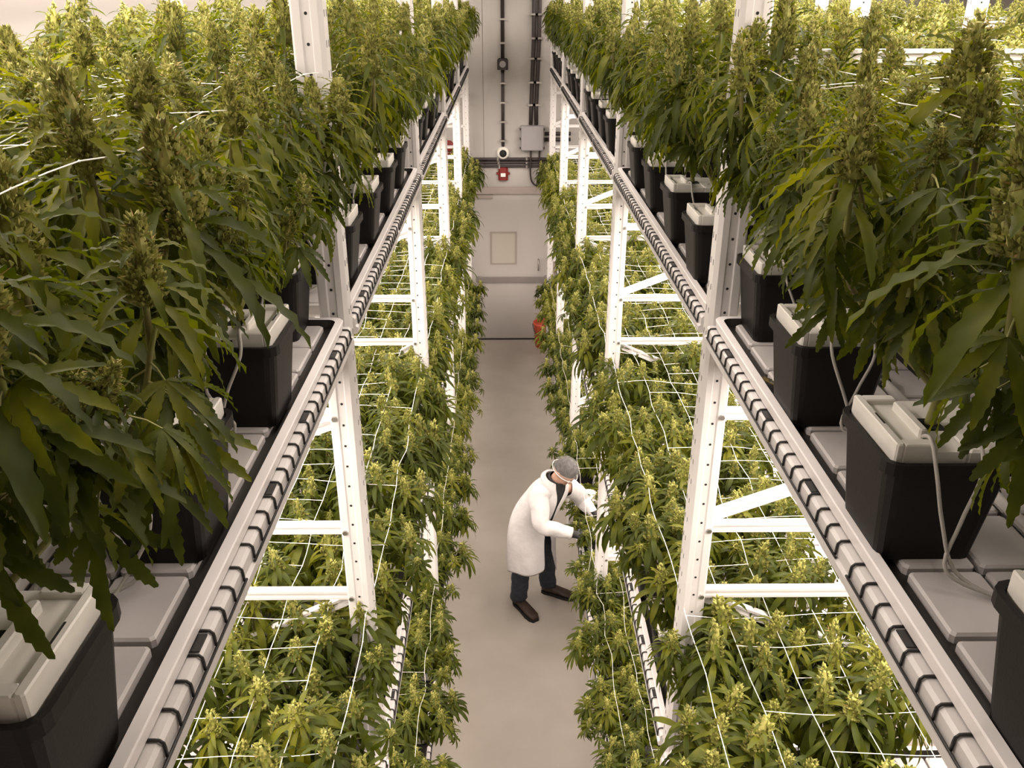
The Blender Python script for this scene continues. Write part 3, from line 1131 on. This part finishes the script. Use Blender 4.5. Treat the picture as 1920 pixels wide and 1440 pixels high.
MB().tube(smooth_path([(0.03, 0, 0.50), (0.012, 0.0, 0.34), (0.0, 0, 0.20)]), 0.0022, 5).build('strand', M_NET, t)
MB().tube([(0.022 * math.sin(a), 0.0, 0.166 + 0.034 * math.cos(a)) for a in [2 * PI * k / 16 for k in range(17)]], 0.0035, 6).build('loop', M_NET, t)


# ================================================================== PERSON
M_COAT = mat('white_lab_coat', (0.60, 0.58, 0.575), 0.8, var=0.05, scale=20, bump=0.5, bscale=10)
M_COATIN = mat('coat_lining', (0.38, 0.36, 0.36), 0.8)
M_JEAN = mat('dark_blue_denim', (0.035, 0.042, 0.062), 0.85, var=0.35, scale=30)
M_BOOT = mat('brown_leather_boot', (0.050, 0.028, 0.018), 0.55, var=0.3, scale=20)
M_SOLE = mat('boot_sole', (0.012, 0.010, 0.009), 0.8)
M_SKIN = mat('skin', (0.50, 0.30, 0.22), 0.55, var=0.08, scale=10)
M_HAIR = mat('short_dark_hair', (0.028, 0.024, 0.022), 0.8, var=0.5, scale=60)
M_GLOVE = mat('black_nitrile_glove', (0.018, 0.016, 0.017), 0.45)
M_SHIRT = mat('black_shirt', (0.015, 0.014, 0.016), 0.8)
M_LIP = mat('lips', (0.28, 0.12, 0.10), 0.5)


def hairnet_mat():
    m, N, L, P = new_mat('white_hairnet')
    P.inputs['Base Color'].default_value = (0.75, 0.73, 0.72, 1)
    P.inputs['Roughness'].default_value = 0.7
    tp = N.new('ShaderNodeBsdfTransparent')
    tc = N.new('ShaderNodeTexCoord')
    nz = N.new('ShaderNodeTexNoise')
    nz.inputs['Scale'].default_value = 45
    L.new(tc.outputs['Object'], nz.inputs['Vector'])
    mp = N.new('ShaderNodeMapRange')
    mp.inputs[1].default_value = 0.35
    mp.inputs[2].default_value = 0.70
    mp.inputs[3].default_value = 0.07
    mp.inputs[4].default_value = 0.17
    L.new(nz.outputs['Fac'], mp.inputs[0])
    mx = N.new('ShaderNodeMixShader')
    L.new(mp.outputs[0], mx.inputs[0])
    L.new(tp.outputs[0], mx.inputs[1])
    L.new(P.outputs[0], mx.inputs[2])
    L.new(mx.outputs[0], N['Material Output'].inputs['Surface'])
    return m


M_NETCAP = hairnet_mat()
M_GUM = mat('hairnet_band', (0.70, 0.68, 0.66), 0.8)

person = thing('person', 'person in white lab coat, hairnet and black gloves bending over plants', 'person', (0.26, 6.10, 0))
PO = Vector((0.26, 6.10, 0))
V3 = lambda *a: Vector(a) - PO

RSH, LSH = V3(0.270, 5.955, 1.300), V3(0.545, 6.185, 1.215)
REL, RWR = V3(0.300, 5.800, 1.075), V3(0.525, 5.790, 1.010)
LEL, LWR = V3(0.665, 6.270, 1.010), V3(0.760, 6.075, 0.985)
PEL = V3(0.215, 6.160, 0.900)
RHIP, LHIP = V3(0.155, 6.105, 0.87), V3(0.280, 6.215, 0.87)
RKN, LKN = V3(0.135, 6.065, 0.49), V3(0.350, 6.255, 0.49)
RAN, LAN = V3(0.115, 6.125, 0.09), V3(0.385, 6.310, 0.09)
NECK = V3(0.415, 6.060, 1.345)
HEADC = V3(0.488, 6.015, 1.455)
face = Vector((0.50, -0.42, -0.72)).normalized()
hup = (Vector((0, 0, 1)) - face * face.z).normalized()
hleft = hup.cross(face).normalized()
HM = Matrix((( face.x, hleft.x, hup.x), (face.y, hleft.y, hup.y), (face.z, hleft.z, hup.z)))   # local x = face, y = left, z = crown


def limb(mb, pts, rs, n=12, m=0, wr=0.0, seed=0, cap=True, k=5):
    sp_ = smooth_path(pts, k)
    rr = []
    for i in range(len(sp_)):
        f = i / (len(sp_) - 1) * (len(rs) - 1)
        i0 = min(int(f), len(rs) - 2)
        rr.append(rs[i0] * (1 - (f - i0)) + rs[i0 + 1] * (f - i0))
    b = len(mb.v)
    mb.tube(sp_, rr, n, m, cap)
    if wr:
        for q in range(b, len(mb.v)):
            p = Vector(mb.v[q])
            mb.v[q] = tuple(p + noise.noise_vector(p * 14 + Vector((seed, 0, 0))) * wr)
    return mb


# body: one continuous remeshed figure
bd = MB()
limb(bd, [PEL, V3(0.29, 6.11, 1.06), V3(0.37, 6.075, 1.22), NECK], [0.13, 0.115, 0.105, 0.055], 14)
limb(bd, [NECK - Vector((0.02, -0.01, 0.04)), NECK + Vector((0.02, -0.01, 0.03)), HEADC - hup * 0.03], [0.062, 0.058, 0.06], 10)
limb(bd, [RSH, REL, RWR, RWR + Vector((0.05, 0, -0.01))], [0.055, 0.044, 0.026, 0.018], 10)
limb(bd, [LSH, LEL, LWR, LWR + Vector((0.02, -0.04, -0.02))], [0.055, 0.044, 0.026, 0.018], 10)
limb(bd, [RSH, (RSH + LSH) / 2 + Vector((-0.01, 0.01, -0.01)), LSH], [0.055, 0.07, 0.055], 10)
limb(bd, [RHIP, RKN, RAN], [0.085, 0.058, 0.042], 10)
limb(bd, [LHIP, LKN, LAN], [0.085, 0.058, 0.042], 10)
limb(bd, [RHIP, PEL, LHIP], [0.10, 0.12, 0.10], 10)
H3 = HM
bd.ell(HEADC + hup * 0.012 - face * 0.01, (0.098, 0.076, 0.105), 18, 12, 0, H3)
bd.ell(HEADC - hup * 0.06 + face * 0.03, (0.060, 0.055, 0.062), 14, 9, 0, H3)
bd.ell(HEADC + face * 0.094 - hup * 0.022, (0.024, 0.014, 0.022), 8, 6, 0, H3)
bd.ell(HEADC + face * 0.088 - hup * 0.004, (0.015, 0.010, 0.028), 8, 6, 0, H3)
bd.ell(HEADC + face * 0.076 + hup * 0.020, (0.016, 0.052, 0.014), 8, 6, 0, H3)
bd.ell(HEADC + face * 0.076 - hup * 0.090, (0.020, 0.024, 0.020), 8, 6, 0, H3)
for sd in (-1, 1):
    bd.ell(HEADC + hleft * sd * 0.077 - hup * 0.012 - face * 0.012, (0.018, 0.010, 0.032), 8, 6, 0, H3)
body = bd.build('body', M_SKIN, person)
rm = body.modifiers.new('remesh', 'REMESH')
rm.mode = 'VOXEL'
rm.voxel_size = 0.008
rm.use_smooth_shade = True
sm_ = body.modifiers.new('smooth', 'SMOOTH')
sm_.iterations = 3
for sd in (-1, 1):
    MB().ell(HEADC + face * 0.083 + hleft * sd * 0.030 + hup * 0.002, (0.010, 0.013, 0.009), 8, 6, 0, H3).build('eye', M_LENS, body)
    MB().ell(HEADC + face * 0.090 + hleft * sd * 0.030 + hup * 0.022, (0.006, 0.019, 0.004), 8, 6, 0, H3).build('eyebrow', M_HAIR, body)
MB().ell(HEADC + face * 0.091 - hup * 0.062, (0.006, 0.024, 0.007), 8, 6, 0, H3).build('mouth', M_LIP, body)


def cap(r, lo, name, m, par, th0=0.0, lobes=0.0, bias=0.35):
    """skull cap: ellipsoid above a plane tilted back"""
    mb = MB()
    nu, nv = 28, 12
    loops = []
    for i in range(nv + 1):
        lp = []
        for j in range(nu):
            th = 2 * PI * j / nu
            lim = lo + bias * (1 - math.cos(th)) * 0.5
            ph = 0.03 + (lim - 0.03) * i / nv
            w_ = 1 + lobes * math.sin(th * 9 + ph * 3) * i / nv
            p = Vector((r[0] * math.sin(ph) * math.cos(th), r[1] * math.sin(ph) * math.sin(th), r[2] * math.cos(ph))) * w_
            lp.append(HEADC + hup * 0.012 - face * 0.01 + HM @ p)
        loops.append(lp)
    mb.loft(loops[::-1], 0, False, True, True)
    return mb.build(name, m, par)


cap((0.103, 0.081, 0.110), 1.10, 'hair', M_HAIR, person, bias=0.95)
hn = cap((0.118, 0.095, 0.128), 1.36, 'hairnet', M_NETCAP, person, lobes=0.03, bias=0.62)
bnd = MB()
bp = []
for j in range(29):
    th = 2 * PI * j / 28
    ph = 1.36 + 0.62 * (1 - math.cos(th)) * 0.5
    bp.append(HEADC + hup * 0.012 - face * 0.01 + HM @ Vector((0.119 * math.sin(ph) * math.cos(th), 0.096 * math.sin(ph) * math.sin(th), 0.129 * math.cos(ph))))
bnd.tube(bp, 0.0030, 6)
bnd.build('elastic_band', M_GUM, hn)

# lab coat: torso rings, open at the front below the chest, plus sleeves and lapels
SAX = (LSH - RSH).normalized()
rings = [  # centre, half width, half depth, front gap half angle (deg), lateral axis
    (V3(0.225, 6.115, 0.500), 0.250, 0.205, 16, (0.60, 0.80, 0)),
    (V3(0.218, 6.125, 0.600), 0.236, 0.195, 14, (0.60, 0.80, 0)),
    (V3(0.210, 6.135, 0.730), 0.222, 0.182, 11, (0.62, 0.79, 0)),
    (V3(0.212, 6.145, 0.860), 0.206, 0.172, 7, (0.63, 0.78, -0.03)),
    (V3(0.240, 6.125, 0.980), 0.190, 0.156, 3, (0.65, 0.75, -0.08)),
    (V3(0.285, 6.100, 1.080), 0.190, 0.150, 2, (0.68, 0.71, -0.14)),
    (V3(0.335, 6.082, 1.180), 0.200, 0.140, 2, tuple(SAX)),
    (V3(0.375, 6.075, 1.255), 0.198, 0.122, 7, tuple(SAX)),
    (V3(0.398, 6.070, 1.305), 0.165, 0.102, 17, tuple(SAX)),
    (V3(0.408, 6.068, 1.340), 0.108, 0.088, 30, tuple(SAX)),
    (V3(0.420, 6.064, 1.372), 0.084, 0.080, 40, tuple(SAX)),
    (V3(0.408, 6.070, 1.368), 0.100, 0.096, 44, tuple(SAX)),
    (V3(0.396, 6.075, 1.338), 0.122, 0.108, 40, tuple(SAX)),
]
ct = MB()
NS = 36
lps = []
for i, (c_, a_, b_, gap, ax) in enumerate(rings):
    pv = rings[max(i - 1, 0)][0]
    nx = rings[min(i + 1, 10)][0]
    tg = (nx - pv)
    tg = tg.normalized() if (tg.length > 1e-6 and i <= 10) else (rings[10][0] - rings[9][0]).normalized()
    la = Vector(ax).normalized()
    fa = la.cross(tg).normalized()       # front
    la = tg.cross(fa).normalized()
    lp = []
    g = math.radians(gap)
    for j in range(NS + 1):
        th = g + (2 * PI - 2 * g) * j / NS          # 0 = front
        ex = 1.0 + 0.05 * math.cos(2 * th)
        p = c_ + fa * (b_ * math.cos(th)) * ex + la * (a_ * math.sin(th))
        amp = 0.018 if i < 4 else 0.010
        if i < 9:
            p = p + noise.noise_vector(Vector((th * 1.8, i * 0.8, 3.1))) * amp
            p = p + (fa * math.cos(th) + la * math.sin(th)) * (0.010 * math.sin(th * 6 + i * 0.3) * (1 if i < 4 else 0.3))
        lp.append(p)
    lps.append(lp)
ct.loft(lps, 0, False, False, True, closed=False)
limb(ct, [RSH + Vector((0.045, 0.03, 0.0)), RSH + Vector((0.0, -0.01, -0.03)), (RSH + REL) / 2 + Vector((-0.006, -0.006, 0)), REL, (REL + RWR) / 2, RWR], [0.088, 0.090, 0.078, 0.072, 0.062, 0.048], 16, 0, 0.011, 3, False)
limb(ct, [LSH - Vector((0.045, 0.03, 0.0)), LSH + Vector((0.0, 0.01, -0.03)), (LSH + LEL) / 2 + Vector((0.006, 0.006, 0)), LEL, (LEL + LWR) / 2, LWR], [0.088, 0.088, 0.076, 0.070, 0.060, 0.047], 16, 0, 0.011, 8, False)
coat = ct.build('lab_coat', M_COAT, person)
so = coat.modifiers.new('solid', 'SOLIDIFY')
so.thickness = 0.004
so.offset = 1
ss = coat.modifiers.new('sub', 'SUBSURF')
ss.levels = 1
ss.render_levels = 1
for nm_, a_, b_ in (('cuff', RWR, (RWR - REL).normalized()), ('cuff', LWR, (LWR - LEL).normalized())):
    MB().tube([a_ - b_ * 0.018, a_ + b_ * 0.012], 0.050, 14).build(nm_, M_COAT, coat)
# hanging front flap seen from its lining side
fl = MB()
fw = Vector((0.79, -0.60, 0))
f0 = V3(0.385, 6.02, 0.93)
fl.v = [tuple(q) for q in (f0, f0 + Vector((0.035, 0.03, 0.0)), f0 + Vector((0.040, 0.035, -0.25)), f0 + Vector((0.050, -0.01, -0.45)), f0 + Vector((0.005, 0.0, -0.25)))]
fl.face([0, 1, 2, 4])
fl.face([4, 2, 3])
flo = fl.build('coat_flap', M_COATIN, coat)
fs = flo.modifiers.new('solid', 'SOLIDIFY')
fs.thickness = 0.006
# shirt showing in the collar
sh = MB()
limb(sh, [V3(0.34, 6.08, 1.17), V3(0.385, 6.07, 1.27), V3(0.412, 6.062, 1.33), V3(0.432, 6.052, 1.375)], [0.130, 0.112, 0.088, 0.072], 16, 0, 0, 0, False)
sh.build('shirt', M_SHIRT, person)
# jeans
jn = MB()
limb(jn, [RHIP, (RHIP + RKN) / 2, RKN, (RKN + RAN) / 2 + Vector((0.0, 0.005, 0)), RAN + Vector((0.0, 0, 0.015))], [0.110, 0.096, 0.080, 0.076, 0.074], 16, 0, 0.012, 5)
limb(jn, [LHIP, (LHIP + LKN) / 2, LKN, (LKN + LAN) / 2 + Vector((0.0, 0.005, 0)), LAN + Vector((0.0, 0, 0.015))], [0.110, 0.096, 0.080, 0.076, 0.074], 16, 0, 0.012, 9)
limb(jn, [RHIP, PEL - Vector((0, 0, 0.03)), LHIP], [0.115, 0.13, 0.115], 14)
jn.build('jeans', M_JEAN, person)


def boot(heel, toe, ank):
    d = (toe - heel)
    d.z = 0
    L_ = d.length
    d.normalize()
    s_ = Vector((-d.y, d.x, 0))
    root = MB()
    lp = []
    for x, hw, hh in ((0.0, 0.026, 0.075), (0.03, 0.040, 0.100), (0.10, 0.043, 0.105), (0.16, 0.046, 0.088), (0.22, 0.052, 0.070), (0.28, 0.048, 0.060), (0.315, 0.030, 0.045)):
        c_ = heel + d * (x / 0.315 * L_)
        lp.append([c_ + s_ * hw * math.cos(a) + Vector((0, 0, 0.022 + (hh - 0.022) * (0.5 + 0.5 * math.sin(a)))) for a in [2 * PI * k / 14 for k in range(14)]])
    root.loft(lp, 0, True, True, True)
    limb(root, [heel + d * 0.07 + Vector((0, 0, 0.07)), ank + Vector((0, 0, 0.0)), ank + Vector((0, 0, 0.10))], [0.050, 0.052, 0.056], 14)
    o = root.build('boot', M_BOOT, person)
    so_ = MB()
    lp = []
    for z in (0.0, 0.026):
        l2 = []
        for x, hw in ((0.0, 0.030), (0.03, 0.042), (0.12, 0.042), (0.22, 0.055), (0.28, 0.051), (0.32, 0.030)):
            l2.append(heel + d * (x / 0.315 * L_) + s_ * hw + Vector((0, 0, z)))
        for x, hw in ((0.32, 0.030), (0.28, 0.051), (0.22, 0.055), (0.12, 0.042), (0.03, 0.042), (0.0, 0.030)):
            l2.append(heel + d * (x / 0.315 * L_) - s_ * hw + Vector((0, 0, z)))
        lp.append(l2)
    so_.loft(lp, 0, True, True, False)
    so_.build('sole', M_SOLE, o)


boot(V3(0.085, 6.175, 0), V3(0.262, 5.915, 0), RAN)
boot(V3(0.335, 6.335, 0), V3(0.620, 6.215, 0), LAN)


def glove(wr, fwd, palm_n, thumb_side):
    """hand in a glove: palm, four unequal curled fingers and a thumb leaving the side of the palm"""
    fwd = fwd.normalized()
    nn = (palm_n - fwd * palm_n.dot(fwd)).normalized()      # palm faces this way
    sd = fwd.cross(nn).normalized() * thumb_side
    g = MB()
    lp = []
    for x, hw, ht in ((-0.065, 0.038, 0.037), (-0.03, 0.035, 0.033), (0.0, 0.032, 0.025), (0.03, 0.040, 0.018), (0.065, 0.044, 0.016), (0.092, 0.041, 0.013)):
        c_ = wr + fwd * x
        lp.append([c_ + sd * hw * math.cos(a) + nn * ht * math.sin(a) for a in [2 * PI * k / 14 for k in range(14)]])
    g.loft(lp, 0, True, True, True)
    for k, (off, ln, cu) in enumerate(((0.030, 0.074, 0.9), (0.010, 0.084, 1.0), (-0.011, 0.078, 1.1), (-0.031, 0.062, 1.25))):
        p = wr + fwd * 0.082 + sd * off
        pts, a = [p], 0.15
        for seg in (0.45, 0.32, 0.23):
            p = p + (fwd * math.cos(a) + nn * math.sin(a)) * ln * seg
            pts.append(p)
            a += cu * 0.75
        limb(g, pts, [0.0095, 0.0092, 0.0085, 0.0070], 8, k=3)
    p = wr + fwd * 0.022 + sd * 0.030
    q1 = p + (fwd * 0.55 + sd * 0.75 + nn * 0.25).normalized() * 0.038
    q2 = q1 + (fwd * 0.80 + sd * 0.25 + nn * 0.50).normalized() * 0.032
    q3 = q2 + (fwd * 0.75 - sd * 0.15 + nn * 0.60).normalized() * 0.024
    limb(g, [p, q1, q2, q3], [0.014, 0.0115, 0.010, 0.008], 8, k=3)
    g.build('glove', M_GLOVE, person)


glove(RWR + (RWR - REL).normalized() * 0.045, Vector((0.95, 0.10, -0.30)), Vector((0.1, 0.35, -1)), 1)
glove(LWR + (LWR - LEL).normalized() * 0.030, Vector((0.35, -0.45, -0.82)), Vector((-0.6, -0.5, 0.1)), -1)
